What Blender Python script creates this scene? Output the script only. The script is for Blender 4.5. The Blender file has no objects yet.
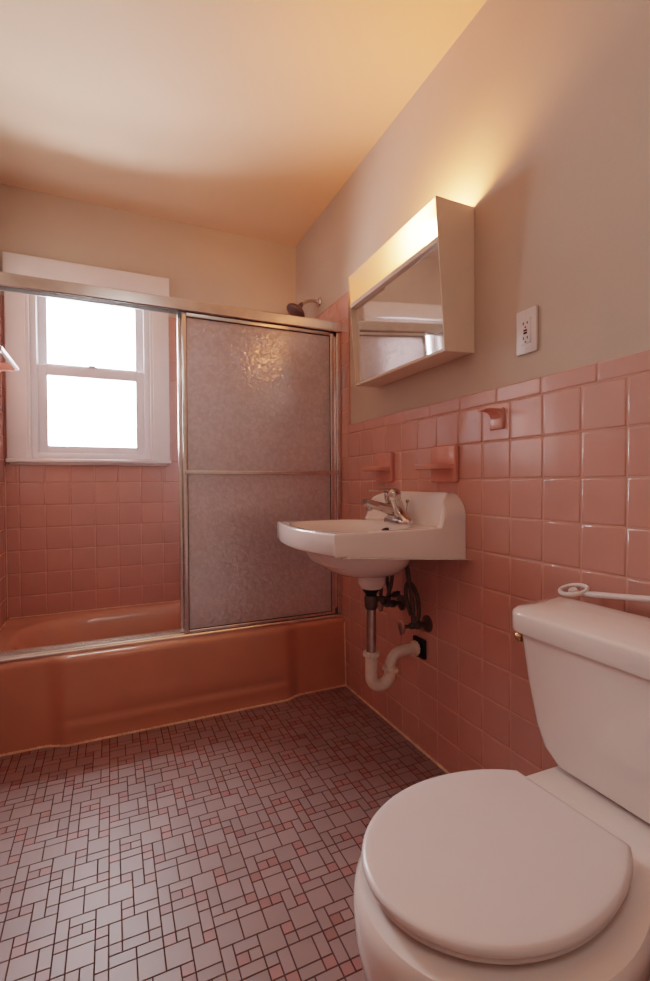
import bpy, math, random
from mathutils import Vector, Matrix
random.seed(7)
PI = math.pi
scene = bpy.context.scene
COL = scene.collection
T = 0.108                     # wall tile module
XL, YB, ZC = -1.459, 1.98, 2.366
YN = -1.05                    # wall behind the camera

# ------------------------------------------------------------------ helpers
def smooth(a, b, x):
    t = max(0.0, min(1.0, (x - a) / (b - a))) if a != b else 0.0
    return t * t * (3 - 2 * t)

class MB:
    def __init__(s):
        s.v = []; s.f = []; s.m = []; s.flat = []
    def add(s, verts, faces, m=0, flat=None):
        o = len(s.v)
        s.v += [tuple(p) for p in verts]
        for k, f in enumerate(faces):
            s.f.append(tuple(o + i for i in f)); s.m.append(m)
            s.flat.append(bool(flat and flat[k]))
        return s
    def box(s, a, b, bev=0.0, m=0, mat=None):
        x0, x1 = sorted((a[0], b[0])); y0, y1 = sorted((a[1], b[1])); z0, z1 = sorted((a[2], b[2]))
        if bev <= 0:
            v = [(x, y, z) for z in (z0, z1) for y in (y0, y1) for x in (x0, x1)]
            f = [(0, 2, 3, 1), (4, 5, 7, 6), (0, 1, 5, 4), (2, 6, 7, 3), (0, 4, 6, 2), (1, 3, 7, 5)]
        else:
            import bmesh
            bm = bmesh.new()
            bmesh.ops.create_cube(bm, size=1)
            for w in bm.verts:
                w.co = Vector(((x0 + x1) / 2 + w.co.x * (x1 - x0), (y0 + y1) / 2 + w.co.y * (y1 - y0), (z0 + z1) / 2 + w.co.z * (z1 - z0)))
            bev = min(bev, .49 * min(x1 - x0, y1 - y0, z1 - z0))
            bmesh.ops.bevel(bm, geom=bm.edges[:], offset=bev, segments=3, profile=.5, affect='EDGES')
            bm.verts.index_update()
            v = [w.co.copy() for w in bm.verts]; f = [[w.index for w in q.verts] for q in bm.faces]
            bm.free()
        if mat is not None: v = [mat @ Vector(p) for p in v]
        return s.add(v, f, m)
    def rings(s, rs, cap0=True, cap1=True, m=0, closed=True):
        n = len(rs[0]); v = [p for r in rs for p in r]; f = []
        for i in range(len(rs) - 1):
            for j in range(n if closed else n - 1):
                k = (j + 1) % n
                f.append((i * n + j, i * n + k, (i + 1) * n + k, (i + 1) * n + j))
        if cap0: f.append(tuple(range(n - 1, -1, -1)))
        if cap1: f.append(tuple((len(rs) - 1) * n + j for j in range(n)))
        return s.add(v, f, m)
    def tube(s, path, r, n=14, m=0, caps=True):
        P = [Vector(p) for p in path]
        R = r if isinstance(r, (list, tuple)) else [r] * len(P)
        t0 = (P[1] - P[0]).normalized()
        u = t0.orthogonal().normalized(); rs = []
        for i, p in enumerate(P):
            a = P[max(0, i - 1)]; b = P[min(len(P) - 1, i + 1)]
            t = (b - a).normalized()
            u = (u - t * u.dot(t)).normalized(); w = t.cross(u)
            rs.append([p + (u * math.cos(2 * PI * k / n) + w * math.sin(2 * PI * k / n)) * R[i] for k in range(n)])
        return s.rings(rs, caps, caps, m)
    def lathe(s, prof, origin, axis=(0, 0, 1), n=28, m=0, caps=True):
        ax = Vector(axis).normalized(); u = ax.orthogonal().normalized(); w = ax.cross(u); O = Vector(origin)
        rs = [[O + ax * h + (u * math.cos(2 * PI * k / n) + w * math.sin(2 * PI * k / n)) * max(r, 1e-4) for k in range(n)] for r, h in prof]
        return s.rings(rs, caps, caps, m)
    def prism(s, poly, d, m=0):
        """extrude closed 3-D polygon by vector d"""
        n = len(poly); d = Vector(d)
        v = [Vector(p) for p in poly] + [Vector(p) + d for p in poly]
        f = [tuple(range(n - 1, -1, -1)), tuple(range(n, 2 * n))] + [(i, (i + 1) % n, n + (i + 1) % n, n + i) for i in range(n)]
        return s.add(v, f, m)
    def build(s, name, mats, parent=None, ang=40, sm=True, bevel=0, subsurf=0):
        import bmesh
        me = bpy.data.meshes.new(name)
        me.from_pydata(s.v, [], s.f); me.update()
        for mm in (mats if isinstance(mats, (list, tuple)) else [mats]): me.materials.append(mm)
        for p, mi, fl in zip(me.polygons, s.m, s.flat):
            p.material_index = mi; p.use_smooth = sm and not fl
        bm = bmesh.new(); bm.from_mesh(me)
        if not any(s.flat): bmesh.ops.recalc_face_normals(bm, faces=bm.faces[:])
        bm.to_mesh(me); bm.free()
        if sm and ang: me.set_sharp_from_angle(angle=math.radians(ang))
        o = bpy.data.objects.new(name, me); COL.objects.link(o)
        if bevel:
            b = o.modifiers.new('bevel', 'BEVEL'); b.width = bevel; b.segments = 3; b.limit_method = 'ANGLE'; b.angle_limit = math.radians(35)
        if subsurf:
            b = o.modifiers.new('sub', 'SUBSURF'); b.levels = subsurf; b.render_levels = subsurf
        if parent is not None:
            o.parent = parent
            o.matrix_parent_inverse = Matrix.Translation(parent.location).inverted()
        return o

def thing(name, label, cat, loc, group=None):
    o = bpy.data.objects.new(name, None); COL.objects.link(o); o.location = loc; o.empty_display_size = .05
    o['label'] = label; o['category'] = cat
    if group: o['group'] = group
    return o
def tag(o, label, cat, group=None):
    o['label'] = label; o['category'] = cat
    if group: o['group'] = group
    return o
def struct(o, label=None):
    o['kind'] = 'structure'
    if label: o['label'] = label
    return o
def bez(pts, n=24):
    """Catmull-Rom through pts"""
    P = [Vector(p) for p in pts]; P = [2 * P[0] - P[1]] + P + [2 * P[-1] - P[-2]]
    out = []
    for i in range(1, len(P) - 2):
        for k in range(n):
            t = k / n; a, b, c, d = P[i - 1:i + 3]
            out.append(.5 * ((2 * b) + (c - a) * t + (2 * a - 5 * b + 4 * c - d) * t * t + (3 * b - a - 3 * c + d) * t ** 3))
    out.append(P[-2]); return out

# ------------------------------------------------------------------ materials
def srgb(r, g, b):
    f = lambda c: (c / 255 / 12.92) if c / 255 <= .04045 else ((c / 255 + .055) / 1.055) ** 2.4
    return (f(r), f(g), f(b), 1)
def mat(name, col, rough=.5, metal=0.0, var=0.0, vscale=6, bump=0.0, bscale=60, island=0.0, coat=0.0, spec=.5, **kw):
    m = bpy.data.materials.new(name); m.use_nodes = True
    nt = m.node_tree; N = nt.nodes; L = nt.links
    b = N['Principled BSDF']
    b.inputs['Base Color'].default_value = col; b.inputs['Roughness'].default_value = rough; b.inputs['Metallic'].default_value = metal
    b.inputs['Coat Weight'].default_value = coat; b.inputs['Specular IOR Level'].default_value = spec
    tc = N.new('ShaderNodeTexCoord')
    src = None
    if var > 0 or island > 0:
        hs = N.new('ShaderNodeHueSaturation'); hs.inputs['Color'].default_value = col
        add = None
        if var > 0:
            no = N.new('ShaderNodeTexNoise'); no.inputs['Scale'].default_value = vscale; no.inputs['Detail'].default_value = 4
            L.new(tc.outputs['Object'], no.inputs['Vector'])
            mr = N.new('ShaderNodeMapRange'); mr.inputs[1].default_value = .3; mr.inputs[2].default_value = .7
            mr.inputs[3].default_value = 1 - var; mr.inputs[4].default_value = 1 + var
            L.new(no.outputs['Fac'], mr.inputs[0]); add = mr.outputs[0]
        if island > 0:
            ge = N.new('ShaderNodeNewGeometry'); m2 = N.new('ShaderNodeMapRange')
            m2.inputs[3].default_value = 1 - island; m2.inputs[4].default_value = 1 + island
            L.new(ge.outputs['Random Per Island'], m2.inputs[0])
            if add is not None:
                mu = N.new('ShaderNodeMath'); mu.operation = 'MULTIPLY'; L.new(add, mu.inputs[0]); L.new(m2.outputs[0], mu.inputs[1]); add = mu.outputs[0]
            else: add = m2.outputs[0]
        L.new(add, hs.inputs['Value']); L.new(hs.outputs[0], b.inputs['Base Color'])
    if bump > 0:
        no = N.new('ShaderNodeTexNoise'); no.inputs['Scale'].default_value = bscale; no.inputs['Detail'].default_value = 3
        L.new(tc.outputs['Object'], no.inputs['Vector'])
        bp = N.new('ShaderNodeBump'); bp.inputs['Strength'].default_value = bump; bp.inputs['Distance'].default_value = .004
        L.new(no.outputs['Fac'], bp.inputs['Height']); L.new(bp.outputs[0], b.inputs['Normal'])
    return m

M = {}
M['plaster'] = mat('wall_paint', srgb(200, 184, 170), .75, var=.03, vscale=3, bump=.12, bscale=90)
M['ceiling'] = mat('ceiling_paint', srgb(224, 193, 167), .8, var=.03, vscale=2, bump=.08, bscale=70)
M['tile'] = mat('pink_glazed_tile', srgb(203, 154, 143), .16, var=.03, vscale=9, island=.03, bump=.02, bscale=12, spec=.8)
M['grout'] = mat('pale_pink_grout', srgb(206, 160, 146), .85, var=.06, vscale=40)
M['grout_dark'] = mat('grey_floor_grout', srgb(80, 56, 52), .9, var=.2, vscale=30)
M['floor_big'] = mat('mauve_mosaic', srgb(150, 126, 124), .42, island=.07, var=.05, vscale=4)
M['floor_small'] = mat('pink_mosaic', srgb(152, 111, 108), .42, island=.16, var=.05, vscale=4)
M['tub'] = mat('coral_enamel', srgb(205, 150, 126), .2, var=.04, vscale=5, coat=.3)
M['pinkfix'] = mat('pink_ceramic', srgb(210, 148, 134), .15, var=.04, vscale=20, coat=.3)
M['porcelain'] = mat('white_porcelain', srgb(236, 224, 219), .1, var=.015, vscale=5, coat=.4)
M['plastic'] = mat('white_plastic', srgb(222, 211, 209), .32, var=.015, vscale=8)
M['greybar'] = mat('grey_painted_bar', srgb(176, 164, 160), .35, var=.03)
M['pvc'] = mat('white_pvc', srgb(222, 204, 190), .4, var=.08, vscale=30)
M['chrome'] = mat('chrome', (.60, .55, .52, 1), .12, 1, var=.05, vscale=30)
M['alu'] = mat('brushed_aluminium', (.74, .70, .67, 1), .24, 1, var=.06, vscale=25)
M['alu_dark'] = mat('dark_gasket_and_shade', srgb(60, 52, 50), .5, .3, var=.1)  # door gaskets, and the painted shade under the header rail
M['brass'] = mat('aged_brass', (.62, .46, .26, 1), .25, 1, var=.1, vscale=60)
M['steel_dark'] = mat('tarnished_metal', (.16, .12, .11, 1), .42, .8, var=.25, vscale=60)
M['pipe'] = mat('dull_chrome_pipe', (.45, .38, .36, 1), .3, 1, var=.15, vscale=40)
M['rubber'] = mat('black_rubber', srgb(26, 22, 22), .6, var=.1)
M['hose'] = mat('braided_hose', (.14, .10, .095, 1), .45, .6, var=.4, vscale=300)
M['cab'] = mat('cream_enamelled_steel', srgb(226, 206, 188), .38, var=.03, vscale=8)
M['trim'] = mat('white_gloss_trim_paint', srgb(238, 230, 228), .4, var=.03, vscale=6, bump=.05, bscale=30)
M['vinyl'] = mat('white_vinyl', srgb(236, 232, 234), .35, var=.02)
M['caulk'] = mat('white_caulk', srgb(226, 196, 172), .7, var=.15, vscale=25, bump=.5, bscale=60)
M['slot'] = mat('dark_slot', srgb(40, 26, 22), .7, var=.1)
M['red'] = mat('red_button', srgb(110, 30, 24), .5, var=.1)
M['mirror'] = mat('silvered_mirror', (.86, .84, .81, 1), .04, .86, var=.06, vscale=7)

def glass_textured():
    m = bpy.data.materials.new('pebbled_glass'); m.use_nodes = True
    nt = m.node_tree; N = nt.nodes; L = nt.links; b = N['Principled BSDF']
    b.inputs['Base Color'].default_value = (.98, .92, .93, 1); b.inputs['Roughness'].default_value = .13
    b.inputs['Transmission Weight'].default_value = .64; b.inputs['IOR'].default_value = 1.45
    b.inputs['Coat Weight'].default_value = 1; b.inputs['Coat Roughness'].default_value = .02; b.inputs['Coat IOR'].default_value = 2.4
    tc = N.new('ShaderNodeTexCoord'); vo = N.new('ShaderNodeTexVoronoi'); vo.feature = 'SMOOTH_F1'; vo.inputs['Scale'].default_value = 62
    no = N.new('ShaderNodeTexNoise'); no.inputs['Scale'].default_value = 55; no.inputs['Detail'].default_value = 2
    L.new(tc.outputs['Object'], no.inputs['Vector'])
    mx = N.new('ShaderNodeMixRGB'); mx.inputs[0].default_value = .03
    L.new(tc.outputs['Object'], mx.inputs[1]); L.new(no.outputs['Color'], mx.inputs[2]); L.new(mx.outputs[0], vo.inputs['Vector'])
    bp = N.new('ShaderNodeBump'); bp.inputs['Strength'].default_value = .4; bp.inputs['Distance'].default_value = .004
    L.new(vo.outputs['Distance'], bp.inputs['Height']); L.new(bp.outputs[0], b.inputs['Coat Normal'])
    b2 = N.new('ShaderNodeBump'); b2.inputs['Strength'].default_value = .5; b2.inputs['Distance'].default_value = .004
    rp = N.new('ShaderNodeValToRGB'); rp.color_ramp.elements[0].color = (1, .95, .97, 1); rp.color_ramp.elements[1].color = (.87, .79, .82, 1)  # light and shade of the pebbles put into the base colour
    rp.color_ramp.elements[0].position = .1; rp.color_ramp.elements[1].position = .62
    L.new(vo.outputs['Distance'], rp.inputs[0]); L.new(rp.outputs[0], b.inputs['Base Color'])
    L.new(vo.outputs['Distance'], b2.inputs['Height']); L.new(b2.outputs[0], b.inputs['Normal'])
    return m
M['pebble'] = glass_textured()

def glass_clear():
    m = bpy.data.materials.new('window_glass'); m.use_nodes = True
    nt = m.node_tree; N = nt.nodes; L = nt.links; N.clear()
    o = N.new('ShaderNodeOutputMaterial'); mx = N.new('ShaderNodeMixShader'); t = N.new('ShaderNodeBsdfTransparent'); g = N.new('ShaderNodeBsdfGlossy')
    g.inputs['Roughness'].default_value = .02; fr = N.new('ShaderNodeFresnel'); fr.inputs['IOR'].default_value = 1.2
    L.new(fr.outputs[0], mx.inputs[0]); L.new(t.outputs[0], mx.inputs[1]); L.new(g.outputs[0], mx.inputs[2]); L.new(mx.outputs[0], o.inputs[0])
    return m
M['pane'] = glass_clear()

def emit(name, col, st):
    m = bpy.data.materials.new(name); m.use_nodes = True
    b = m.node_tree.nodes['Principled BSDF']; b.inputs['Base Color'].default_value = (.9, .85, .8, 1)
    b.inputs['Emission Color'].default_value = col; b.inputs['Emission Strength'].default_value = st
    return m
M['bulb'] = emit('glowing_bulb', (1, .385, .125, 1), 410)

def diffuser():
    m = bpy.data.materials.new('frosted_diffuser'); m.use_nodes = True
    nt = m.node_tree; N = nt.nodes; L = nt.links; N.clear()
    o = N.new('ShaderNodeOutputMaterial'); mx = N.new('ShaderNodeMixShader'); mx.inputs[0].default_value = .15
    t = N.new('ShaderNodeBsdfTranslucent'); t.inputs[0].default_value = (.95, .93, .88, 1)
    d = N.new('ShaderNodeBsdfDiffuse'); d.inputs[0].default_value = (.85, .78, .70, 1)
    g = N.new('ShaderNodeBsdfRefraction'); g.inputs['Roughness'].default_value = .62; g.inputs['IOR'].default_value = 1.12; g.inputs[0].default_value = (.95, .93, .88, 1)
    m2 = N.new('ShaderNodeMixShader'); m2.inputs[0].default_value = .3
    L.new(t.outputs[0], m2.inputs[1]); L.new(g.outputs[0], m2.inputs[2])
    L.new(m2.outputs[0], mx.inputs[1]); L.new(d.outputs[0], mx.inputs[2]); L.new(mx.outputs[0], o.inputs[0])
    return m
M['diffuser'] = diffuser()

# ------------------------------------------------------------------ tiles
def tile_panel(name, O, U, V, cells, thick=.008, gap=.0026, mats=None, back=None):
    """cells: (u0,v0,u1,v1) rects; the glazed face is in the plane O,U,V; normal = U x V"""
    O, U, V = Vector(O), Vector(U), Vector(V); Nn = U.cross(V)
    mb = MB()
    for (u0, v0, u1, v1) in cells:
        g = gap / 2; b = min(.0045, .2 * min(u1 - u0, v1 - v0))
        ring = []
        for ins, h in ((g, -.0045), (g + b * .18, -.0016), (g + b * .5, -.0005), (g + b, 0)):
            ring.append([O + U * a + V * c + Nn * h for a, c in ((u0 + ins, v0 + ins), (u1 - ins, v0 + ins), (u1 - ins, v1 - ins), (u0 + ins, v1 - ins))])
        v = [p for r in ring for p in r]; f = []; fl = []
        for i in range(3):
            for j in range(4):
                k = (j + 1) % 4; f.append((i * 4 + j, i * 4 + k, i * 4 + 4 + k, i * 4 + 4 + j)); fl.append(False)
        f.append((12, 13, 14, 15)); fl.append(True)
        mb.add(v, f, 0, fl)
    for (u0, v0, u1, v1) in (back or []):
        v = [O + U * a + V * c + Nn * (-.0017) for a, c in ((u0, v0), (u1, v0), (u1, v1), (u0, v1))]
        v += [p - Nn * (thick - .0017) for p in v]
        mb.add(v, [(0, 1, 2, 3), (0, 4, 5, 1), (1, 5, 6, 2), (2, 6, 7, 3), (3, 7, 4, 0)], 1, [True] * 5)
    return mb.build(name, mats or [M['tile'], M['grout']], ang=0)

def grid(u0, u1, v0, v1, ou=0.0, ov=0.0, m=T, holes=()):
    us = sorted({u0, u1} | {ou + k * m for k in range(-60, 60) if u0 + .004 < ou + k * m < u1 - .004})
    vs = sorted({v0, v1} | {ov + k * m for k in range(-60, 60) if v0 + .004 < ov + k * m < v1 - .004})
    out = []
    for a, b in zip(us, us[1:]):
        for c, d in zip(vs, vs[1:]):
            rect = [(a, c, b, d)]
            for (h0, k0, h1, k1) in holes:
                nx = []
                for (p, q, r, s) in rect:
                    if r <= h0 or p >= h1 or s <= k0 or q >= k1: nx.append((p, q, r, s)); continue
                    if p < h0: nx.append((p, q, h0, s)); p = h0
                    if r > h1: nx.append((h1, q, r, s)); r = h1
                    if q < k0: nx.append((p, q, r, k0))
                    if s > k1: nx.append((p, k1, r, s))
                rect = [t for t in nx if t[2] - t[0] > .006 and t[3] - t[1] > .006]
            out += rect
    return out

ZT, ZCAP, ZS = 11 * T, 11 * T + .046, 17 * T + .011
YS = 12 * T                                                # shower tile starts here on the side walls

# right wall: U=+y? normal must be -x :  U x V = -x  ->  U = -y?  (-y) x z = -(y x z) = -x
cells = [(-b, c, -a, d) for (a, c, b, d) in grid(YN, YB, 0, ZT)]
cells += [(-b, c, -a, d) for (a, c, b, d) in grid(YS, YB, ZT, ZS)]
cap = []
y = YS; w = .1535
ys = [YS]
while ys[-1] > YN + .05: ys.append(max(YN, ys[-1] - w))
for a, b in zip(ys, ys[1:]): cap.append((-a, ZT, -b, ZCAP))
struct(tile_panel('wall_right_tiles', (0, 0, 0), (0, -1, 0), (0, 0, 1), cells + cap, thick=.010,
                  back=[(-YB, 0, -YN, ZT), (-YB, ZT, -YS, ZS), (-YS, ZT, -YN, ZCAP - .002)]), 'pink square glazed tiles on the right wall')
# back wall, normal -y : U=+x, V=z -> x X z = -y
WX0, WX1, WZ0, WZ1 = -1.447, -.718, 1.07, 2.045
struct(tile_panel('wall_back_tiles', (0, YB, 0), (1, 0, 0), (0, 0, 1), grid(XL, 0, 0, ZS, holes=[(WX0 + .03, WZ0, WX1 - .03, 3)]), thick=.010,
                  back=[(XL, 0, 0, WZ0 + .02), (WX1 - .03, WZ0, 0, ZS), (XL, WZ0, WX0 + .03, ZS)]), 'pink square tiles around the bathtub under the window')
# left wall, normal +x : U=+y, V=z
struct(tile_panel('wall_left_tiles', (XL, 0, 0), (0, 1, 0), (0, 0, 1), grid(YN, YB, 0, ZT) + grid(YS, YB, ZT, ZS) + [(-.15 * k + YS - .15, ZT, -.15 * k + YS, ZCAP) for k in range(15)], thick=.010,
                  back=[(YN, 0, YB, ZT), (YS, ZT, YB, ZS), (YN, ZT, YS, ZCAP - .002)]), 'pink square tiles on the left wall')

# plaster shell
mb = MB(); mb.box((.0095, YN - .1, -.06), (.11, YB + .14, ZC + .06)); struct(mb.build('wall_right', M['plaster'], sm=False), 'beige painted plaster above the tiled right wall')
mb = MB(); mb.box((XL - .11, YN - .1, -.06), (XL - .0095, YB + .14, ZC + .06)); struct(mb.build('wall_left', M['plaster'], sm=False))
mb = MB(); mb.box((XL - .0095, YN - .1, -.06), (.0095, YN, ZC + .06)); struct(mb.build('wall_front', M['plaster'], sm=False))
HX0, HX1, HZ0, HZ1 = -1.372, -.793, 1.092, 1.955           # hole for the window
mb = MB()
y0, y1 = YB + .0095, YB + .14
mb.box((XL - .0095, y0, -.06), (.0095, y1, HZ0)); mb.box((XL - .0095, y0, HZ1), (.0095, y1, ZC + .06))
mb.box((XL - .0095, y0, HZ0), (HX0, y1, HZ1)); mb.box((HX1, y0, HZ0), (.0095, y1, HZ1))
struct(mb.build('wall_back', M['plaster'], sm=False), 'beige painted plaster wall around the window')
mb = MB(); mb.box((XL - .0095, YN, ZC), (.0095, YB + .0095, ZC + .06)); struct(mb.build('ceiling', M['ceiling'], sm=False))

# floor mosaic
u = .0262
nx, ny = int((0 - XL) / u) + 2, int((1.36 - YN) / u) + 1
occ = [[0] * ny for _ in range(nx)]
mb = MB(); rnd = random.Random(3)
fx0, fy0 = XL - .009, YN
def ftile(i, j, w, h):
    g = .00095; x0, x1 = fx0 + i * u + g, min(fx0 + (i + w) * u - g, .004); a0, a1 = fy0 + j * u + g, fy0 + (j + h) * u - g
    if x1 - x0 < .003: return
    e = .0008
    v = [(x0, a0, -.002), (x1, a0, -.002), (x1, a1, -.002), (x0, a1, -.002), (x0 + e, a0 + e, 0), (x1 - e, a0 + e, 0), (x1 - e, a1 - e, 0), (x0 + e, a1 - e, 0)]
    f = [(0, 1, 5, 4), (1, 2, 6, 5), (2, 3, 7, 6), (3, 0, 4, 7), (4, 5, 6, 7)]
    mb.add(v, f, 1 if (w == 1 and h == 1 and rnd.random() < .82) else 0, [True] * 5)
# one sheet of the mosaic as (column, row, width, depth), laid on a skewed lattice; leftovers are filled with bars and small squares
B_ = [(0, 0), (2, 2), (3, -1), (-2, 3), (6, 3), (5, 6)]
V_ = [(2, -1), (0, 4), (1, 2), (4, 2), (5, 0), (5, 3), (7, 5)]
H_ = [(-2, 0), (-2, 2), (3, 1), (2, 4), (3, 5)]
S_ = [(0, 2), (0, 3), (1, 4), (2, 1), (4, 4), (5, 2), (5, 5), (6, 5), (-2, 1), (-1, 1), (1, -1)]
sheet = [(i, j, 2, 2) for i, j in B_] + [(i, j, 1, 2) for i, j in V_] + [(i, j, 2, 1) for i, j in H_] + [(i, j, 1, 1) for i, j in S_]
def free(i, j, w, h):
    return i >= 0 and j >= 0 and i + w <= nx and j + h <= ny and all(not occ[a][b] for a in range(i, i + w) for b in range(j, j + h))
def put(i, j, w, h):
    for a in range(i, i + w):
        for b in range(j, j + h): occ[a][b] = 1
    ftile(i, j, w, h)
for q in range(-3, 20):
    for p in range(-22, 14):
        for (i, j, w, h) in sheet:
            I, J = i + 8 * p + 4 * q, ny - (j + 8 * q) - h
            if free(I, J, w, h): put(I, J, w, h)
for j in range(ny):
    for i in range(nx):
        if occ[i][j]: continue
        for (w, h) in [(2, 2), (1, 2), (2, 1), (1, 1)]:
            if free(i, j, w, h): put(i, j, w, h); break
        if not occ[i][j]: put(i, j, 1, 1)
mb.add([(XL - .0095, YN, -.0011), (.0095, YN, -.0011), (.0095, YB, -.0011), (XL - .0095, YB, -.0011)], [(0, 1, 2, 3)], 2, [True])
mb.add([(XL - .0095, YN, -.05), (.0095, YN, -.05), (.0095, YB, -.05), (XL - .0095, YB, -.05)], [(3, 2, 1, 0)], 2, [True])
struct(mb.build('floor', [M['floor_big'], M['floor_small'], M['grout_dark']], ang=0), 'mauve and pink mosaic floor of small squares and bars')

# ------------------------------------------------------------------ bathtub
X0, X1 = XL + .002, -.002
NXT, NYT = 150, 70
def apron_front(x, z):
    """y of the apron face: centre panel bulges toward the room"""
    b = smooth(-1.235, -1.165, x) * (1 - smooth(-.315, -.235, x))
    return 1.350 - .028 * b - .012 * (1 - z / .32)
def tub_top(x, yy):
    ff = apron_front(x, .32)
    cx_, cy_ = (X0 + X1) / 2, 1.672
    hx = .665; hy = .258
    px = (x - cx_) / hx; py = (yy - cy_) / hy
    r = (abs(px) ** 5 + abs(py) ** 3.2) ** (1 / 3.8) if True else 0
    f = 1 - smooth(.62, 1.0, r)
    z = .322 - .27 * f
    z += .010 * smooth(1.86, 1.97, yy)                    # the back ledge
    return z
mb = MB()
prof = []                                                   # apron profile, bottom -> rolled top edge
zs = [0, .02, .05, .055, .075, .08, .10, .105, .16, .22, .27, .295]
xs = [X0 + (X1 - X0) * i / NXT for i in range(NXT + 1)]
rows = []
for z in zs:
    rib = .0015 if z in (.055, .075, .105) else 0
    rows.append([(x, apron_front(x, z) - (rib if -1.2 < x < -.28 else 0), z) for x in xs])
for k in range(1, 7):
    a = PI / 2 * k / 6; rows.append([(x, apron_front(x, .30) + .024 * (1 - math.cos(a)), .296 + .026 * math.sin(a)) for x in xs])
for k in range(1, NYT + 1):
    t = k / NYT
    rr = []
    for x in xs:
        ys_ = apron_front(x, .30) + .024; yy = ys_ + (YB - .002 - ys_) * t
        rr.append((x, yy, tub_top(x, yy)))
    rows.append(rr)
rows.append([(x, YB - .002, .0) for x in xs])
mb.rings(rows, False, False, closed=False)
tub = mb.build('bathtub', M['tub'], ang=60)
tag(tub, 'coral pink enamelled bathtub with stepped apron along the back wall', 'bathtub')

# ------------------------------------------------------------------ caulk / trims
def bead(name, pts, r=.004):
    rn = random.Random(len(pts) + 1); P = bez(pts, 10)
    mb = MB(); mb.tube(P, [r * (.75 + .5 * rn.random()) for _ in P], 8)
    return struct(mb.build(name, M['caulk']), 'white caulk bead')
bead('trim_1', [(x, apron_front(x, 0) - .001, .0005) for x in [X0 + .003 + (X1 - X0 - .006) * i / 40 for i in range(41)]], .0055)
bead('trim_2', [(-.0015, y_, .0005) for y_ in [YN + .01 + (1.325 - YN) * i / 20 for i in range(21)]], .0055)
bead('trim_3', [(-.0012, apron_front(-.002, z) - .002, z) for z in (.004, .08, .16, .24, .30)], .0036)
bead('trim_4', [(x, YB - .002, .334) for x in [X0 + .006 + (X1 - X0 - .012) * i / 10 for i in range(11)]], .0022)
bead('trim_5', [(XL + .0015, y_, .328) for y_ in [1.40 + (1.97 - 1.40) * i / 8 for i in range(9)]], .0022)
bead('trim_6', [(XL + .0015, YB - .0015, z) for z in (.34, .7, 1.05)], .0022)

# ------------------------------------------------------------------ window
def frame_rect(mb, x0, x1, z0, z1, w, ya, yb, bev=.002, m=0, wt=None, wb=None):
    wt = wt or w; wb = wb or w
    mb.box((x0, ya, z0), (x0 + w, yb, z1), bev, m); mb.box((x1 - w, ya, z0), (x1, yb, z1), bev, m)
    mb.box((x0 + w, ya, z0), (x1 - w, yb, z0 + wb), bev, m); mb.box((x0 + w, ya, z1 - wt), (x1 - w, yb, z1), bev, m)
mb = MB()
yc = YB - .016
mb.box((WX0, yc, WZ0 + .018), (-1.366, YB + .012, 1.955), .004)          # side casings
mb.box((-.800, yc, WZ0 + .018), (WX1, YB + .012, 1.955), .004)
mb.box((WX0 - .004, yc - .006, 1.945), (WX1 + .004, YB + .012, 2.043), .004)    # head casing
mb.box((-1.372, yc + .004, 1.088), (-1.352, YB + .05, 1.95), .003); mb.box((-.813, yc + .004, 1.088), (-.793, YB + .05, 1.95), .003)   # inner stops
win = struct(mb.build('window_1', M['trim']), 'white double-hung window above the bathtub')
mb = MB(); mb.box((WX0 - .002, YB - .04, WZ0 - .002), (WX1 + .002, YB + .05, WZ0 + .017), .005); mb.box((WX0 + .01, YB - .018, WZ0 - .012), (WX1 - .01, YB - .001, WZ0 - .001), .003)
mb.build('window_sill', M['trim'], win)
mb = MB(); frame_rect(mb, -1.354, -.811, 1.088, 1.952, .030, YB + .012, YB + .135)
mb.build('window_frame', M['vinyl'], win)
mb = MB(); frame_rect(mb, -1.326, -.839, 1.530, 1.930, .040, YB + .072, YB + .100, wb=.035)
up = mb.build('upper_sash', M['vinyl'], win)
mb = MB(); mb.box((-1.288, YB + .083, 1.562), (-.877, YB + .087, 1.893)); mb.build('pane', M['pane'], up)
mb = MB(); frame_rect(mb, -1.326, -.839, 1.112, 1.548, .042, YB + .034, YB + .064, wb=.042, wt=.048)
lo = mb.build('lower_sash', M['vinyl'], win)
mb = MB(); mb.box((-1.286, YB + .047, 1.152), (-.879, YB + .051, 1.502)); mb.build('pane', M['pane'], lo)
mb = MB(); mb.box((-1.11, YB + .036, 1.549), (-1.06, YB + .062, 1.556), .002); mb.box((-1.10, YB + .030, 1.554), (-1.07, YB + .055, 1.562), .002)
mb.build('sash_lock', M['vinyl'], lo)

# ------------------------------------------------------------------ shower enclosure
YD = 1.360
enc = thing('shower_door_frame', 'brushed aluminium shower frame of header rail, jambs and track on bathtub rim', 'shower frame', (-.73, 1.39, .322))
mb = MB(); XA, XB = XL + .001, -.001
poly = [(YD + .004, 1.675), (YD, 1.679), (YD, 1.719), (YD + .006, 1.724), (1.424, 1.724), (1.424, 1.675), (1.418, 1.675), (1.418, 1.700), (YD + .006, 1.700), (YD + .006, 1.675)]
mb.prism([(XA, a, b) for a, b in poly], (XB - XA, 0, 0))
hr = mb.build('header_rail', M['alu'], enc, bevel=.0015)
mb = MB(); mb.box((XA, YD + .0065, 1.694), (XB, 1.4175, 1.6995)); mb.build('header_shade_strip', M['alu_dark'], hr)  # dark strip standing in for the shade inside the header
for a, b in ((XL + .001, XL + .030), (-.026, -.001)):
    mb = MB(); mb.box((a, 1.368, .337), (b, 1.420, 1.675), .003); mb.build('side_jamb', M['alu'], enc)
mb = MB(); poly = [(YD + .004, .3235), (YD + .004, .331), (YD + .008, .335), (YD + .012, .331), (1.393, .331), (1.395, .335), (1.397, .331), (1.424, .331), (1.424, .345), (1.428, .345), (1.428, .3235)]
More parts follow.
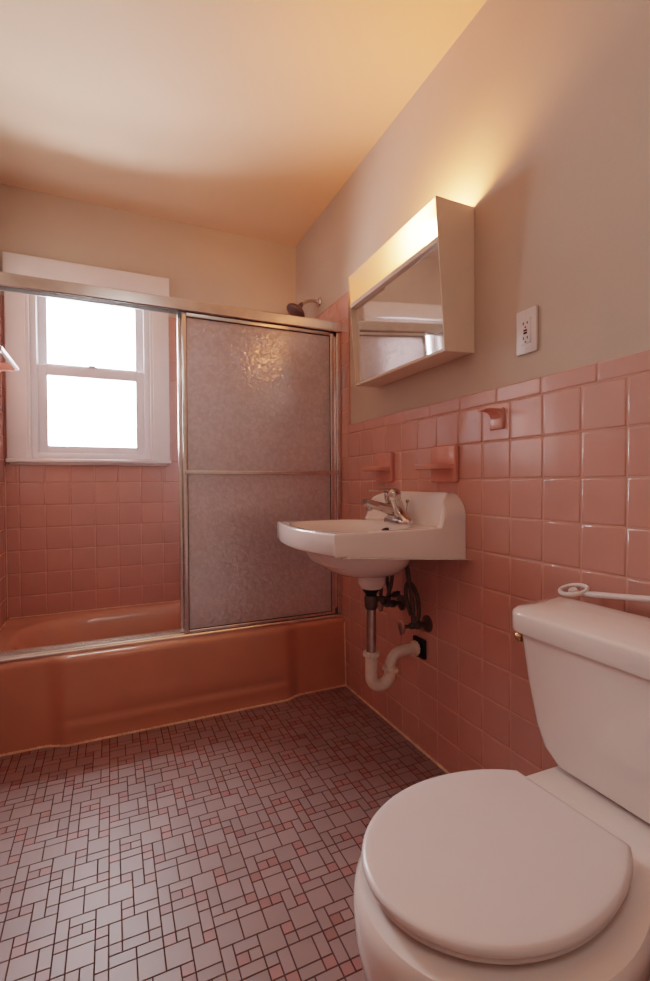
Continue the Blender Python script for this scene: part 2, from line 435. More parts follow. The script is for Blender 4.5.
mb.prism([(XA, a, b) for a, b in poly], (XB - XA, 0, 0)); mb.build('bottom_track', M['alu'], enc)

def door(name, label, x0, x1, yd, bar):
    d = thing(name, label, 'shower door', ((x0 + x1) / 2, yd, .35), 'sliding pebbled glass shower doors')
    mb = MB(); frame_rect(mb, x0, x1, .337, 1.693, .018, yd - .009, yd + .009, .0025, wt=.035, wb=.012)
    mb.build('door_frame', M['alu'], d)
    mb = MB(); frame_rect(mb, x0 + .0165, x1 - .0165, .348, 1.659, .0035, yd - .005, yd + .005, 0); mb.build('gasket', M['alu_dark'], d)
    mb = MB(); mb.box((x0 + .018, yd - .002, .349), (x1 - .018, yd + .002, 1.658)); mb.build('glass', M['pebble'], d)
    if bar:
        yb_ = yd - .034
        mb = MB(); mb.box((x0 + .008, yb_ - .003, 1.002), (x1 + .004, yb_ + .003, 1.018), .002)
        b = mb.build('towel_bar', M['alu'], d)
        mb = MB()
        for xx in (x0 + .018, x1 - .008): mb.box((xx - .009, yb_ + .0025, 1.003), (xx + .009, yd - .0085, 1.018), .002)
        mb.build('bracket', M['alu'], b)
door('sliding_shower_door', 'outer pebbled glass shower door with a horizontal towel bar', -.732, -.036, 1.384, True)
door('sliding_shower_door', 'inner pebbled glass shower door stacked behind the one with the bar', -.746, -.050, 1.408, False)

# ------------------------------------------------------------------ shower head
sh = thing('shower_head', 'dark shower head on chrome arm above the header rail', 'shower head', (0, 1.64, 1.917))
mb = MB(); mb.lathe([(.026, 0), (.026, .004), (.020, .010), (.010, .014)], (.009, 1.64, 1.916), (-1, 0, 0)); mb.build('wall_flange', M['chrome'], sh)
mb = MB(); mb.tube(bez([(.004, 1.64, 1.916), (-.03, 1.64, 1.918), (-.065, 1.64, 1.908), (-.098, 1.64, 1.885)], 10), .0085, 12); mb.build('shower_arm', M['chrome'], sh)
ax = Vector((-.6, 0, -.8)).normalized()
mb = MB(); mb.lathe([(.008, -.012), (.012, 0), (.014, .012), (.016, .018), (.026, .024), (.044, .036), (.054, .048), (.054, .056), (.048, .060), (.001, .060)], (-.096, 1.64, 1.887), ax, 32)
mb.build('spray_head', M['steel_dark'], sh)

# ------------------------------------------------------------------ towel bar on left wall
tb = thing('towel_bar', 'white square towel bar on pink ceramic posts, left wall above tub', 'towel bar', (XL, 1.64, 1.477))
mb = MB(); mb.box((-1.386, 1.46, 1.470), (-1.372, 1.826, 1.484), .002); mb.build('bar', M['greybar'], tb)
for yy in (1.485, 1.800):
    mb = MB(); mb.box((XL - .001, yy - .03, 1.447), (XL + .013, yy + .03, 1.507), .006)
    mb.rings([[(x, yy + w * a, 1.477 + w * b) for a, b in ((-1, -1), (1, -1), (1, 1), (-1, 1))] for x, w in ((XL + .008, .024), (XL + .03, .016), (-1.388, .014), (-1.380, .012))])
    mb.build('post', M['pinkfix'], tb, bevel=.002)

# ------------------------------------------------------------------ medicine cabinet
cab = thing('medicine_cabinet', 'cream steel mirror cabinet with lit light strip above the sink', 'cabinet', (0, .748, 1.356))
CY0, CY1 = .472, 1.030
def cx(z): return -.104 - (z - 1.351) * .0745
prof_ = [(.008, 1.356), (cx(1.351), 1.351), (cx(1.797), 1.797), (.008, 1.797)]
mb = MB()
for a, b in ((CY0, CY0 + .004), (CY1 - .004, CY1)): mb.prism([(x, a, z) for x, z in prof_], (0, b - a, 0))
mb.box((.0, CY0 + .004, 1.358), (.008, CY1 - .004, 1.797))                           # back
mb.prism([(0, CY0 + .004, 1.3565), (cx(1.351), CY0 + .004, 1.3515), (cx(1.3605), CY0 + .004, 1.3605), (0, CY0 + .004, 1.3605)], (0, CY1 - CY0 - .008, 0))   # floor of the cabinet with front lip
mb.prism([(0, CY0 + .004, 1.668), (cx(1.668) + .001, CY0 + .004, 1.668), (cx(1.684), CY0 + .004, 1.684), (0, CY0 + .004, 1.684)], (0, CY1 - CY0 - .008, 0))  # light shelf
mb.build('cabinet_body', M['cab'], cab, ang=30, bevel=.001)
def slab(name, m, par, ya, yb, za, zb, rec, th, lean=0):
    mb = MB(); poly = [(cx(za) + rec, za), (cx(zb) + rec + lean, zb), (cx(zb) + rec + th + lean, zb), (cx(za) + rec + th, za)]
    mb.prism([(x, ya, z) for x, z in poly], (0, yb - ya, 0)); return mb.build(name, m, par)
slab('mirror_door', M['mirror'], cab, CY0 + .0045, .790, 1.3608, 1.6675, .006, .004, .007)
slab('mirror_door', M['mirror'], cab, .775, CY1 - .0045, 1.3608, 1.6675, .0115, .004, .007)
mb = MB(); mb.add([(cx(1.6845) + .003, CY0 + .0045, 1.6845), (cx(1.6845) + .003, CY1 - .0045, 1.6845), (cx(1.795) + .003, CY1 - .0045, 1.795), (cx(1.795) + .003, CY0 + .0045, 1.795)], [(0, 1, 2, 3)])
mb.build('light_diffuser', M['diffuser'], cab)
mb = MB(); mb.lathe([(.012, .0), (.016, .006), (.029, .035), (.034, .055), (.030, .075), (.016, .088), (.001, .092)], (-.072, .520, 1.752), (0, 1, 0), 20)
mb.build('light_bulb', M['bulb'], cab)
mb = MB(); mb.lathe([(.018, -.02), (.020, -.018), (.020, .012), (.012, .013)], (-.072, .502, 1.752), (0, 1, 0), 20); mb.box((-.096, CY0 + .0045, 1.6845), (-.048, .484, 1.775), .003)
mb.build('lamp_socket', M['plastic'], cab)

for o in cab.children:                       # the old cabinet hangs a little out of true: far top corner low
    for q in o.data.vertices: q.co.z -= .014 * (q.co.y - .466) / .566 * max(0, (q.co.z - 1.351) / .446)
# ------------------------------------------------------------------ outlet
ol = thing('wall_outlet', 'white safety outlet on the plaster right of mirror cabinet', 'outlet', (.008, .272, 1.362))
mb = MB(); mb.box((.009, .238, 1.304), (.002, .305, 1.421), .0025); mb.build('cover_plate', M['plastic'], ol)
mb = MB(); mb.box((.004, .255, 1.329), (.0002, .2885, 1.396), .0012); rc = mb.build('receptacle', M['plastic'], ol)
for zc, s in ((1.382, 1), (1.343, 1)):
    mb = MB()
    for dy, h in ((-.0065, .006), (.0065, .0075)): mb.box((.001, .272 + dy - .0015, zc - h / 2 + .002), (-.0002, .272 + dy + .0015, zc + h / 2 + .002))
    mb.lathe([(.0024, 0), (.0024, .0012)], (.001, .272, zc - .0085), (-1, 0, 0), 12)
    mb.build('socket_slots', M['slot'], rc)
mb = MB(); mb.box((.001, .266, 1.3625), (-.0008, .278, 1.3675), .0004); mb.build('reset_button', M['red'], rc)
mb = MB(); mb.box((.001, .266, 1.3555), (-.0008, .278, 1.3605), .0004); mb.build('test_button', M['slot'], rc)
for zc in (1.410, 1.315):
    mb = MB(); mb.lathe([(.003, 0), (.003, .0008), (.0015, .0014)], (.0025, .272, zc), (-1, 0, 0), 12); mb.build('screw', M['plastic'], ol)

# ------------------------------------------------------------------ pink ceramic fixtures
hk = thing('robe_hook', 'small pink ceramic robe hook on top tile row below the outlet', 'hook', (0, .369, 1.14))
mb = MB(); mb.box((.001, .343, 1.112), (-.009, .395, 1.172), .004); mb.build('plate', M['pinkfix'], hk)
mb = MB(); n = 16
rs = []
for x, hw, zt, zb in ((-.006, .024, 1.170, 1.135), (-.014, .021, 1.170, 1.152), (-.024, .021, 1.170, 1.160), (-.048, .020, 1.170, 1.162), (-.056, .019, 1.170, 1.162), (-.060, .014, 1.169, 1.164)):
    zc, hz = (zt + zb) / 2, (zt - zb) / 2
    rs.append([(x, .369 + hw * math.copysign(abs(math.cos(a)) ** .5, math.cos(a)), zc + hz * math.copysign(abs(math.sin(a)) ** .5, math.sin(a))) for a in [2 * PI * k / n for k in range(n)]])
mb.rings(rs); mb.build('prong', M['pinkfix'], hk)

def shelf_holder(name, label, y0, y1, z0, z1, zs_, proj, hole):
    t = thing(name, label, name.replace('_', ' '), (0, (y0 + y1) / 2, z0))
    mb = MB(); mb.box((.001, y0, z0), (-.018, y1, z1), .006); mb.build('plate', M['pinkfix'], t)
    yc_, hw = (y0 + y1) / 2, (y1 - y0) / 2 - .004
    # shelf outline: straight sides, generous front corners
    out = []
    for k in range(13):
        a = PI / 2 * k / 12; out.append((-.0175 - (proj - .0175) + .035 * (1 - math.sin(a)), yc_ + hw - .035 * (1 - math.cos(a))))
    out = [(-.016, yc_ + hw)] + out[::1]
    o2 = [(-.016, yc_ + hw)] + [(-proj + .04 * (1 - math.sin(PI / 2 * k / 10)), yc_ + hw - .04 * (1 - math.cos(PI / 2 * k / 10))) for k in range(11)]
    o2 += [(x, 2 * yc_ - yy) for x, yy in reversed(o2)]
    def ring(z, ins): return [(min(-.016, x + ins * (1 if x < -.02 else 0)), yc_ + (yy - yc_) * (1 - ins / hw), z) for x, yy in o2]
    mb = MB()
    mb.rings([ring(zs_ - .010, .008), ring(zs_ - .007, .002), ring(zs_, 0), ring(zs_ + .006, .001), ring(zs_ + .008, .004), ring(zs_ + .006, .009), ring(zs_ + .002, .012)])
    if hole == 'tumbler':
        for dy in (-.036, .036): mb.lathe([(.010, 0), (.013, .003), (.010, .006)], (-.05, yc_ + dy, zs_ + .003), (0, 0, 1), 16)
    else:
        for k in range(4): mb.box((-.085, yc_ - .033 + k * .02, zs_ + .001), (-.03, yc_ - .027 + k * .02, zs_ + .006), .002)
    mb.build('shelf', M['pinkfix'], t)
shelf_holder('toothbrush_holder', 'pink ceramic toothbrush shelf on tiles behind the faucet', .910, 1.028, .966, 1.082, 1.018, .100, 'tumbler')
shelf_holder('soap_dish', 'pink ceramic soap shelf on tiles above right end of the sink', .534, .658, .963, 1.082, 1.014, .108, 'soap')

# ------------------------------------------------------------------ sink
snk = thing('bathroom_sink', 'white wall-hung porcelain sink with a chrome faucet on pink tiles', 'sink', (0, .74, .72))
SY, SH = .740, .236
ZR = .824
def xf(t): return -.452 - .036 * (1 - t * t)
def backtop(e): return .030 + .077 * math.sqrt(max(0, 1 - (max(0, .078 - e) / .078) ** 2))
def sink_z(x, yy):
    e = SH - abs(yy - SY)
    z = ZR
    bx = (x + .292) / .178; by = (yy - SY) / .212
    r = (abs(bx) ** 2.8 + abs(by) ** 3) ** (1 / 2.9)
    f = 1 - smooth(.58, 1.0, r)
    z -= .125 * f
    z += .004 * smooth(.055, .0, abs(r - 1.03)) * 0
    xr = -.042 - .042 * (1 - smooth(.012, .062, e))
    w = .040 - .020 * (1 - smooth(.012, .062, e))
    z += backtop(e) * smooth(xr - w * .6, xr + w * .5, x)
    return z
NS, NT = 120, 110
rows = []
ss = [(k / NS) ** 1.25 for k in range(NS + 1)]
tt = [math.sin(PI / 2 * (-1 + 2 * k / NT)) for k in range(NT + 1)]
def pt(s, t):
    rr = .012
    x = s * xf(t); yy = SY + t * SH
    return x, yy
top = [[(lambda q: (q[0], q[1], sink_z(*q)))(pt(s, t)) for t in tt] for s in ss]
mb = MB(); W = NT + 1
v = [p for r in top for p in r]
f = [(i * W + j, i * W + j + 1, (i + 1) * W + j + 1, (i + 1) * W + j) for i in range(NS) for j in range(NT)]
# boundary loop -> rounded rim drop and apron
loop = [(0, j) for j in range(NT + 1)] + [(i, NT) for i in range(1, NS + 1)] + [(NS, j) for j in range(NT - 1, -1, -1)] + [(i, 0) for i in range(NS - 1, 0, -1)]
nl = len(loop); base = [i * W + j for i, j in loop]
def outp(p, d, z):
    # offset outward in plan
    x, yy = p[0], p[1]
    ox = 1 if x > -.001 else 0
    t = (yy - SY) / SH
    dx = 0; dy = 0
    if d > 0: d *= smooth(.075, .13, -x)
    if abs(t) > .9999: dy = math.copysign(d, t)
    if abs(x - xf(max(-1, min(1, t)))) < 1e-6: dx = -d
    return (min(x + dx, -.0005), yy + dy, z)
zb_ = lambda p: .722 + .038 * min(1, -p[0] / .46)
prev = base
for d, fr in ((.0025, 'a'), (.004, 'b'), (.004, 'c'), (.001, 'd'), (-.03, 'e')):
    cur = []
    for (i, j) in loop:
        p = top[i][j]; z = p[2]
        zb0 = zb_(p)
        zz = {'a': z - .0015, 'b': z - .005, 'c': zb0 + .006, 'd': zb0, 'e': zb0 + .002}[fr]
        q = outp(p, d, zz)
        cur.append(len(v)); v.append(q)
    f += [(prev[k], prev[(k + 1) % nl], cur[(k + 1) % nl], cur[k]) for k in range(nl)]
    prev = cur
f.append(tuple(prev))
mb.add(v, f)
n = 48
def brow(xc, hx, hy, z, p=2.6):
    return [(xc + hx * math.copysign(abs(math.cos(a)) ** (2 / p), math.cos(a)), SY + hy * math.copysign(abs(math.sin(a)) ** (2 / p), math.sin(a)), z) for a in [2 * PI * k / n for k in range(n)]]
mb.rings([brow(-.255, .160, .200, .775), brow(-.252, .154, .190, .735), brow(-.246, .142, .165, .702), brow(-.238, .124, .135, .678), brow(-.226, .100, .100, .662), brow(-.210, .070, .070, .653, 2), brow(-.203, .052, .052, .648, 2), brow(-.203, .047, .047, .625, 2), brow(-.203, .039, .039, .607, 2), brow(-.203, .030, .030, .603, 2)])
basin = mb.build('basin', M['porcelain'], snk, ang=72)
mb = MB(); mb.rings([[(-.143 - .0025 * 0 + (-.014) + .009 * .35 * math.sin(a) * 1 - .002, SY - .012 + .017 * math.cos(a), .800 + .0075 * math.sin(a)) for a in [2 * PI * k / 20 for k in range(20)]],
          [(-.150 + .009 * .35 * math.sin(a), SY - .012 + .017 * math.cos(a), .802 + .0075 * math.sin(a)) for a in [2 * PI * k / 20 for k in range(20)]]])
mb.build('overflow_slot', M['slot'], snk)
mb = MB(); mb.lathe([(.024, 0), (.024, .003), (.018, .004), (.014, .001)], (-.275, SY, .6985), (0, 0, 1), 24); mb.build('drain_flange', M['chrome'], snk)
# faucet
FX, FY = -.094, SY
mb = MB()
n = 32
def stad(hx, hy, z, xc=FX): return [(xc + hx * math.copysign(abs(math.cos(a)) ** .8, math.cos(a)), FY + hy * math.copysign(abs(math.sin(a)) ** .6, math.sin(a)), z) for a in [2 * PI * k / n for k in range(n)]]
mb.rings([stad(.027, .078, ZR - .001), stad(.027, .078, ZR + .008), stad(.025, .074, ZR + .014), stad(.021, .058, ZR + .021), stad(.026, .042, ZR + .030, -.097), stad(.027, .031, ZR + .045, -.102), stad(.0265, .028, ZR + .062, -.108), stad(.026, .027, ZR + .078, -.114)])
fb = mb.build('faucet', M['chrome'], snk, ang=50)
mb = MB()
P = [(-.100, FY, .862), (-.14, FY, .873), (-.18, FY, .884), (-.214, FY, .893), (-.226, FY, .896)]
rs = []
for (x, yy, z), (hw, hh) in zip(P, ((.022, .021), (.021, .0185), (.020, .0165), (.019, .0155), (.017, .013))):
    rs.append([(x + hh * math.copysign(abs(math.sin(a)) ** .6, math.sin(a)) * -.22, yy + hw * math.copysign(abs(math.cos(a)) ** .6, math.cos(a)), z + hh * math.copysign(abs(math.sin(a)) ** .6, math.sin(a))) for a in [2 * PI * k / 24 for k in range(24)]])
mb.rings(rs); mb.lathe([(.010, 0), (.010, .014), (.008, .016)], (-.211, FY, .884), (.15, 0, -1), 18)
mb.build('spout', M['chrome'], fb)
mb = MB()
mb.lathe([(.0265, 0), (.029, .004), (.029, .024), (.0255, .034), (.015, .041), (.001, .043)], (-.115, FY, ZR + .078), (-.10, 0, 1), 28)
rs = []
for x, hw, hh, z in ((-.115, .017, .010, .934), (-.14, .014, .008, .937), (-.17, .009, .0045, .938), (-.205, .0085, .004, .938), (-.217, .007, .003, .937)):
    rs.append([(x, FY + hw * math.cos(a), z + hh * math.sin(a)) for a in [2 * PI * k / 16 for k in range(16)]])
mb.rings(rs); mb.build('lever_handle', M['chrome'], fb)
mb = MB(); mb.tube([(-.062, FY, .836), (-.056, FY, .892)], .0022, 8); mb.lathe([(.002, 0), (.006, .003), (.0075, .009), (.003, .013)], (-.056, FY, .890), (0, 0, 1), 12); mb.build('lift_rod', M['chrome'], fb)

# ------------------------------------------------------------------ drain pipe under the sink
TX = -.205
dp = thing('drain_trap', 'sink drain of dull chrome tailpipe and white plastic trap under basin', 'drain pipe', (TX, SY, .60))
mb = MB(); mb.lathe([(.029, .602), (.027, .596), (.020, .588), (.017, .578)], (TX, SY, 0)); mb.build('drain_washer', M['rubber'], dp)
mb = MB(); mb.lathe([(.020, .580), (.0225, .574), (.0225, .545), (.019, .535), (.017, .533)], (TX, SY, 0)); mb.tube([(TX + .018, SY, .566), (TX + .05, SY, .563)], .010, 12)
mb.build('drain_body', M['steel_dark'], dp)
mb = MB(); mb.tube([(TX, SY, .536), (TX, SY, .372)], .0168, 20); mb.build('tailpipe', M['pipe'], dp)
RB = .037; ZU = .303
path = [(TX, SY, .385), (TX, SY, .345), (TX, SY, ZU + .01)] + [(TX + RB - RB * math.cos(a), SY, ZU - RB * math.sin(a)) for a in [PI * k / 16 for k in range(17)]] + [(TX + 2 * RB, SY, ZU + .014)]
mb = MB(); mb.tube(path, .0205, 20); mb.build('trap_bend', M['pvc'], dp)
def nut(c, axis, r=.027, h=.016):
    mb = MB(); ax_ = Vector(axis).normalized(); n_ = 48; u_ = ax_.orthogonal().normalized(); w_ = ax_.cross(u_); rs = []
    for rr, hh in ((.86, 0), (1, .15), (1, .85), (.86, 1)):
        rs.append([Vector(c) + ax_ * h * hh + (u_ * math.cos(2 * PI * k / n_) + w_ * math.sin(2 * PI * k / n_)) * r * rr * (1 if k % 4 < 2 else .93) for k in range(n_)])
    mb.rings(rs); return mb.build('slip_nut', M['pvc'], dp, ang=25)
nut((TX, SY, .372), (0, 0, 1), .0285, .017); nut((TX + 2 * RB, SY, ZU + .004), (.25, 0, 1), .0275, .016); nut((-.034, SY, .372), (1, 0, 0), .027, .015)
mb = MB(); mb.tube(bez([(TX + 2 * RB, SY, ZU + .012), (TX + 2 * RB + .002, SY, ZU + .032), (TX + 2 * RB + .022, SY, ZU + .060), (-.070, SY, .372), (-.022, SY, .373)], 8), .0185, 18); mb.build('trap_arm', M['pvc'], dp)
mb = MB(); mb.box((-.0005, SY - .034, .338), (-.012, SY + .034, .406), .003); mb.tube([(-.002, SY, .372), (-.03, SY, .373)], .0165, 16); mb.build('escutcheon', M['rubber'], dp)

# ------------------------------------------------------------------ shutoff valves and supply hoses
def valve(label, yv, zv, xh, hose):
    t = thing('shutoff_valve', label, 'valve', (0, yv, zv), 'shutoff valves under the sink')
    mb = MB(); mb.lathe([(.030, 0), (.029, .004), (.013, .010)], (-.0005, yv, zv), (-1, 0, 0), 24); mb.build('escutcheon', M['steel_dark'], t)
    mb = MB(); mb.tube([(-.004, yv, zv), (-.035, yv, zv)], .008, 12)
    mb.lathe([(.012, .030), (.0145, .033), (.0145, .048), (.011, .052), (.011, .072), (.008, .076), (.006, .078), (.006, abs(xh) - .006)], (0, yv, zv), (-1, 0, 0), 18)
    mb.tube([(-.060, yv, zv), (-.060, yv, zv + .024)], [.008, .009], 12); mb.build('valve_body', M['steel_dark'], t)
    mb = MB(); n_ = 24; rs = []
    for dx, k_ in ((0, .8), (.003, 1), (.009, 1), (.012, .8)):
        rs.append([(xh - dx + .006, yv + .017 * k_ * math.cos(2 * PI * k / n_), zv + .024 * k_ * math.sin(2 * PI * k / n_)) for k in range(n_)])
    mb.rings(rs); mb.build('oval_handle', M['pipe'], t)
    mb = MB(); P = bez(hose, 10); mb.tube(P, .0078, 10); mb.lathe([(.0085, -.004), (.0095, .0), (.0095, .012), (.007, .016)], hose[0], (0, 0, 1), 12); mb.build('supply_hose', M['hose'], t)
    return t
near_valve = valve('near shutoff valve under the sink with tall hose and oval handle', .700, .468, -.108, [(-.060, .700, .488), (-.060, .704, .54), (-.066, .716, .62), (-.074, .726, .70), (-.076, .728, .719)])
far_valve = valve('far shutoff valve behind the drain pipe with a looped hose', .862, .505, -.095, [(-.060, .862, .525), (-.055, .866, .56), (-.07, .855, .60), (-.085, .835, .64), (-.095, .80, .69), (-.095, .79, .715)])
mb = MB(); mb.tube(bez([(-.085, .83, .690), (-.100, .815, .655), (-.125, .80, .60), (-.137, .79, .555), (-.125, .79, .532), (-.105, .80, .545), (-.085, .80, .60), (-.08, .80, .66), (-.08, .80, .715)], 8), .0068, 10); mb.build('looped_tube', M['hose'], far_valve)
mb = MB(); mb.tube(bez([(-.058, .690, .478), (-.045, .690, .51), (-.035, .715, .57), (-.045, .735, .605), (-.060, .742, .60), (-.066, .735, .56), (-.060, .715, .50)], 8), .0072, 10); mb.build('bypass_tube', M['hose'], near_valve)
mb = MB(); mb.tube([(-.15, SY + .004, .564), (-.115, .775, .556), (-.045, .81, .560)], .0045, 8); mb.lathe([(.009, 0), (.011, .006), (.011, .03), (.008, .034)], (-.085, .79, .557), (1, .4, .05), 12); mb.build('pivot_rod', M['steel_dark'], dp)

# ------------------------------------------------------------------ toilet
TY = -.112
toi = thing('toilet', 'white two-piece toilet with closed lid at the right wall', 'toilet', (-.36, TY, 0))
n = 72
def egg(xc, af, ab, b, z, yc=TY, p=2.0, clip=None):
    out = []
    for k in range(n):
        a = 2 * PI * k / n; c, s_ = math.cos(a), math.sin(a)
        x = xc + (ab if c > 0 else af) * math.copysign(abs(c) ** (2 / p), c)
        yy = yc + b * math.copysign(abs(s_) ** (2 / p), s_)
        if clip is not None and x > clip: x = clip
        out.append((x, yy, z))
    return out
BY = -.096
mb = MB()
mb.rings([egg(-.36, .225, .25, .115, 0.001), egg(-.36, .225, .25, .115, .02), egg(-.365, .205, .235, .102, .05), egg(-.38, .200, .22, .095, .12), egg(-.41, .215, .22, .108, .18),
          egg(-.44, .228, .23, .135, .235), egg(-.465, .238, .235, .165, .285), egg(-.480, .231, .24, .178, .33), egg(-.485, .226, .24, .183, .36), egg(-.485, .223, .24, .183, .376), egg(-.485, .216, .235, .177, .384), egg(-.485, .20, .21, .16, .385)])
def rrect(x0, x1, hw0, hw1, z, r, yc=TY, k=8):
    """rounded quad: hw0 = half width at x0 (front), hw1 at x1 (back)"""
    c = [Vector((x0, yc + hw0, z)), Vector((x0, yc - hw0, z)), Vector((x1, yc - hw1, z)), Vector((x1, yc + hw1, z))]; out = []
    for i in range(4):
        p, a, b = c[i], c[i - 1], c[(i + 1) % 4]
        rr = r[i] if isinstance(r, (list, tuple)) else r
        da, db = (a - p).normalized() * rr, (b - p).normalized() * rr
        for q in range(k + 1):
            t = q / k
            w = PI / 2 * t
            # circular-ish corner
            out.append(p + da * (1 - math.sin(w)) + db * (1 - math.cos(w)))
    return out
mb.rings([rrect(-.33, -.035, .10, .085, .12, .04), rrect(-.36, -.03, .135, .105, .26, .04), rrect(-.36, -.028, .145, .120, .345, .03), rrect(-.36, -.028, .145, .122, .376, .03), rrect(-.355, -.033, .14, .117, .384, .028)])
mb.build('bowl', M['porcelain'], toi, ang=45)
def lidring(z, ins, yc=BY, xb=-.302):
    pts = []
    xc, af, ab, b = -.485, .205 - ins, .239 - ins, .164 - ins
    xbk = xb - ins
    a0 = math.acos((xbk - xc) / ab)
    arc = [a0 + (2 * PI - 2 * a0) * k / 79 for k in range(80)]
    for a in arc:
        c, s_ = math.cos(a), math.sin(a)
        pts.append((xc + (ab if c > 0 else af) * c, yc + b * s_, z))
    yA, yB = pts[-1][1], pts[0][1]
    for k in range(1, 12): pts.append((xbk, yA + (yB - yA) * k / 12, z))
    return pts
mb = MB(); mb.rings([lidring(0.3900, .014), lidring(0.3915, .008), lidring(0.3965, .004), lidring(0.4005, .006), lidring(0.4015, .012)]); mb.build('seat', M['plastic'], toi, ang=55)
mb = MB(); mb.rings([lidring(0.4020, .010), lidring(0.4035, .003), lidring(0.4075, 0), lidring(0.4115, .0005), lidring(0.4145, .003), lidring(0.4160, .008), lidring(0.4165, .016)]); mb.build('lid', M['plastic'], toi, ang=55)
TZ = .392
mb = MB()
tk = [(TZ, .128, .020), (TZ + .005, .140, .005), (TZ + .03, .164, 0), (TZ + .07, .182, 0), (.54, .203, 0), (.638, .221, 0), (.640, .221, 0)]
mb.rings([rrect(-.207 + d, -.036, hw, hw + .004, z, [.035, .035, .02, .02]) for z, hw, d in tk]); mb.build('tank', M['porcelain'], toi, ang=45)
mb = MB(); mb.lathe([(.045, .3835), (.045, .3925)], (-.12, TY, 0), (0, 0, 1), 24); mb.build('tank_gasket', M['rubber'], toi)
mb = MB()
mb.rings([rrect(-.211, -.032, .232, .248, .6405, [.04, .04, .02, .02]), rrect(-.218, -.030, .238, .256, .642, [.042, .042, .02, .02]), rrect(-.220, -.029, .240, .258, .646, [.045, .045, .02, .02]), rrect(-.220, -.029, .240, .258, .679, [.045, .045, .02, .02]), rrect(-.218, -.029, .238, .257, .684, [.045, .045, .02, .02]),
          rrect(-.213, -.031, .233, .256, .6875, [.045, .045, .02, .02]), rrect(-.185, -.036, .195, .238, .694, [.045, .045, .02, .02]), rrect(-.15, -.06, .15, .20, .698, .02), rrect(-.12, -.09, .06, .06, .699, .01)])
mb.build('tank_lid', M['porcelain'], toi, ang=45)
mb = MB(); mb.lathe([(.010, -.004), (.0115, .004), (.010, .011), (.006, .014)], (-.186, TY + .221, .622), (-.1, 1, 0), 20); mb.build('flush_lever', M['brass'], toi)
mb = None
rotz = Matrix.Translation((-.25, -.10, 0)) @ Matrix.Rotation(math.radians(2.5), 4, 'Z') @ Matrix.Translation((.25, .10, 0))
for o in toi.children:                                       # the seat and lid sit slightly askew
    if o.name.split('.')[0] in ('seat', 'lid', 'bowl'): o.data.transform(rotz)

# wand lying on the tank lid
wd = thing('toilet_wand', 'white plastic wand with ring head lying on the tank lid', 'wand', (-.07, .0, .699))
mb = MB(); rs = []
def wz(yy): return .7058 + max(0, .120 - yy) * .135
for k in range(40):
    a = 2 * PI * k / 40; c = Vector((-.050 + .019 * math.cos(a), .088 + .032 * math.sin(a), 0)); c.z = wz(c.y) + .007 + (c.x + .050) * .45; d = Vector((math.cos(a), math.sin(a), 0))
    rs.append([c + d * .0042 * math.cos(b) + Vector((0, 0, .0050 * math.sin(b))) for b in [2 * PI * q / 10 for q in range(10)]])
rs.append(rs[0]); mb.rings(rs, False, False)
mb.lathe([(.006, -.003), (.011, 0), (.009, .006), (.001, .008)], (-.050, .088, .713), (-.4, 0, 1), 20); mb.box((-.0655, .086, .7085), (-.0345, .090, .7125), .001); mb.build('ring_head', M['plastic'], wd)
mb = MB(); rs = []
for yy, hw, hh in ((.062, .009, .005), (.035, .0105, .0065), (-.02, .0085, .006), (-.15, .0095, .006), (-.30, .011, .006), (-.325, .007, .004)):
    rs.append([(-.049 + hw * math.cos(b), yy, wz(yy) + hh * math.sin(b)) for b in [2 * PI * q / 14 for q in range(14)]])
mb.rings(rs); mb.build('handle', M['plastic'], wd)

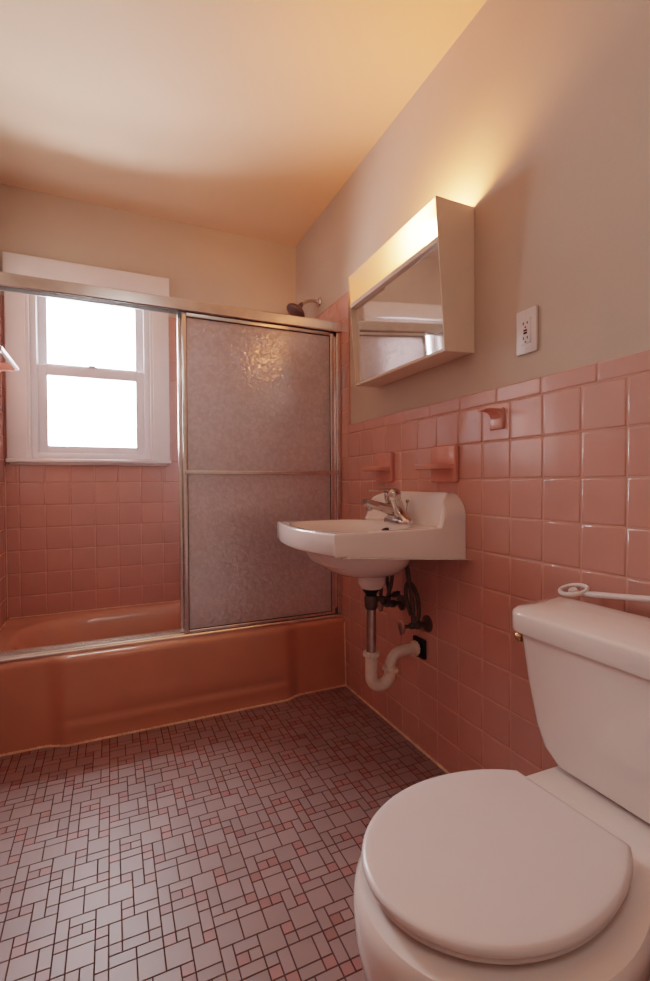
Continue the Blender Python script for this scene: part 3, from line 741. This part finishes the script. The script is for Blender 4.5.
# ------------------------------------------------------------------ light
w = bpy.data.worlds.new('World'); scene.world = w; w.use_nodes = True
nt = w.node_tree; bg = nt.nodes['Background']
tc = nt.nodes.new('ShaderNodeTexCoord'); sp = nt.nodes.new('ShaderNodeSeparateXYZ'); rp = nt.nodes.new('ShaderNodeValToRGB')
nt.links.new(tc.outputs['Generated'], sp.inputs[0]); nt.links.new(sp.outputs['Z'], rp.inputs[0]); nt.links.new(rp.outputs[0], bg.inputs[0])
rp.color_ramp.elements[0].position = 0; rp.color_ramp.elements[0].color = (.90, .93, 1.0, 1)
rp.color_ramp.elements[1].position = .25; rp.color_ramp.elements[1].color = (.97, .97, 1.0, 1)
bg.inputs[1].default_value = 44
def area(name, loc, rot, sx, sy, energy, col, portal=False):
    l = bpy.data.lights.new(name, 'AREA'); l.shape = 'RECTANGLE'; l.size = sx; l.size_y = sy; l.energy = energy; l.color = col
    if portal: l.cycles.is_portal = True
    o = bpy.data.objects.new(name, l); COL.objects.link(o); o.location = loc; o.rotation_euler = rot; return o
area('window_portal', ((HX0 + HX1) / 2, YB + .139, (HZ0 + HZ1) / 2), (-PI / 2, 0, 0), HX1 - HX0, HZ1 - HZ0, 1, (1, 1, 1), True)
area('fill_light_behind', (-.9, -.75, ZC - .05), (0, 0, 0), .3, .3, 2.9, (1, .96, .95))  # added fill light, no lamp of the room; lifts it from behind the camera

# ------------------------------------------------------------------ camera (solved from the tile grid)
C = Vector((-1.0062, -.6565, .9645)); yaw, pit, rol, fpx = .425, -.0167, -.0062, 472.7
fw = Vector((math.sin(yaw) * math.cos(pit), math.cos(yaw) * math.cos(pit), math.sin(pit)))
rt = Vector((math.cos(yaw), -math.sin(yaw), 0)); upv = rt.cross(fw)
c_, s_ = math.cos(rol), math.sin(rol)
r2 = rt * c_ + upv * s_; u2 = upv * c_ - rt * s_
cam = bpy.data.cameras.new('camera'); co = bpy.data.objects.new('camera', cam); COL.objects.link(co)
cam.sensor_fit = 'HORIZONTAL'; cam.sensor_width = 36; cam.lens = 36 * fpx / 650; cam.clip_start = .02
Mx = Matrix((r2, u2, -fw)).transposed().to_4x4(); Mx.translation = C; co.matrix_world = Mx
scene.camera = co
scene.view_settings.view_transform = 'Filmic'
scene.view_settings.look = 'Medium High Contrast'
scene.view_settings.exposure = -.27
scene.cycles.max_bounces = 14
scene.cycles.transmission_bounces = 12
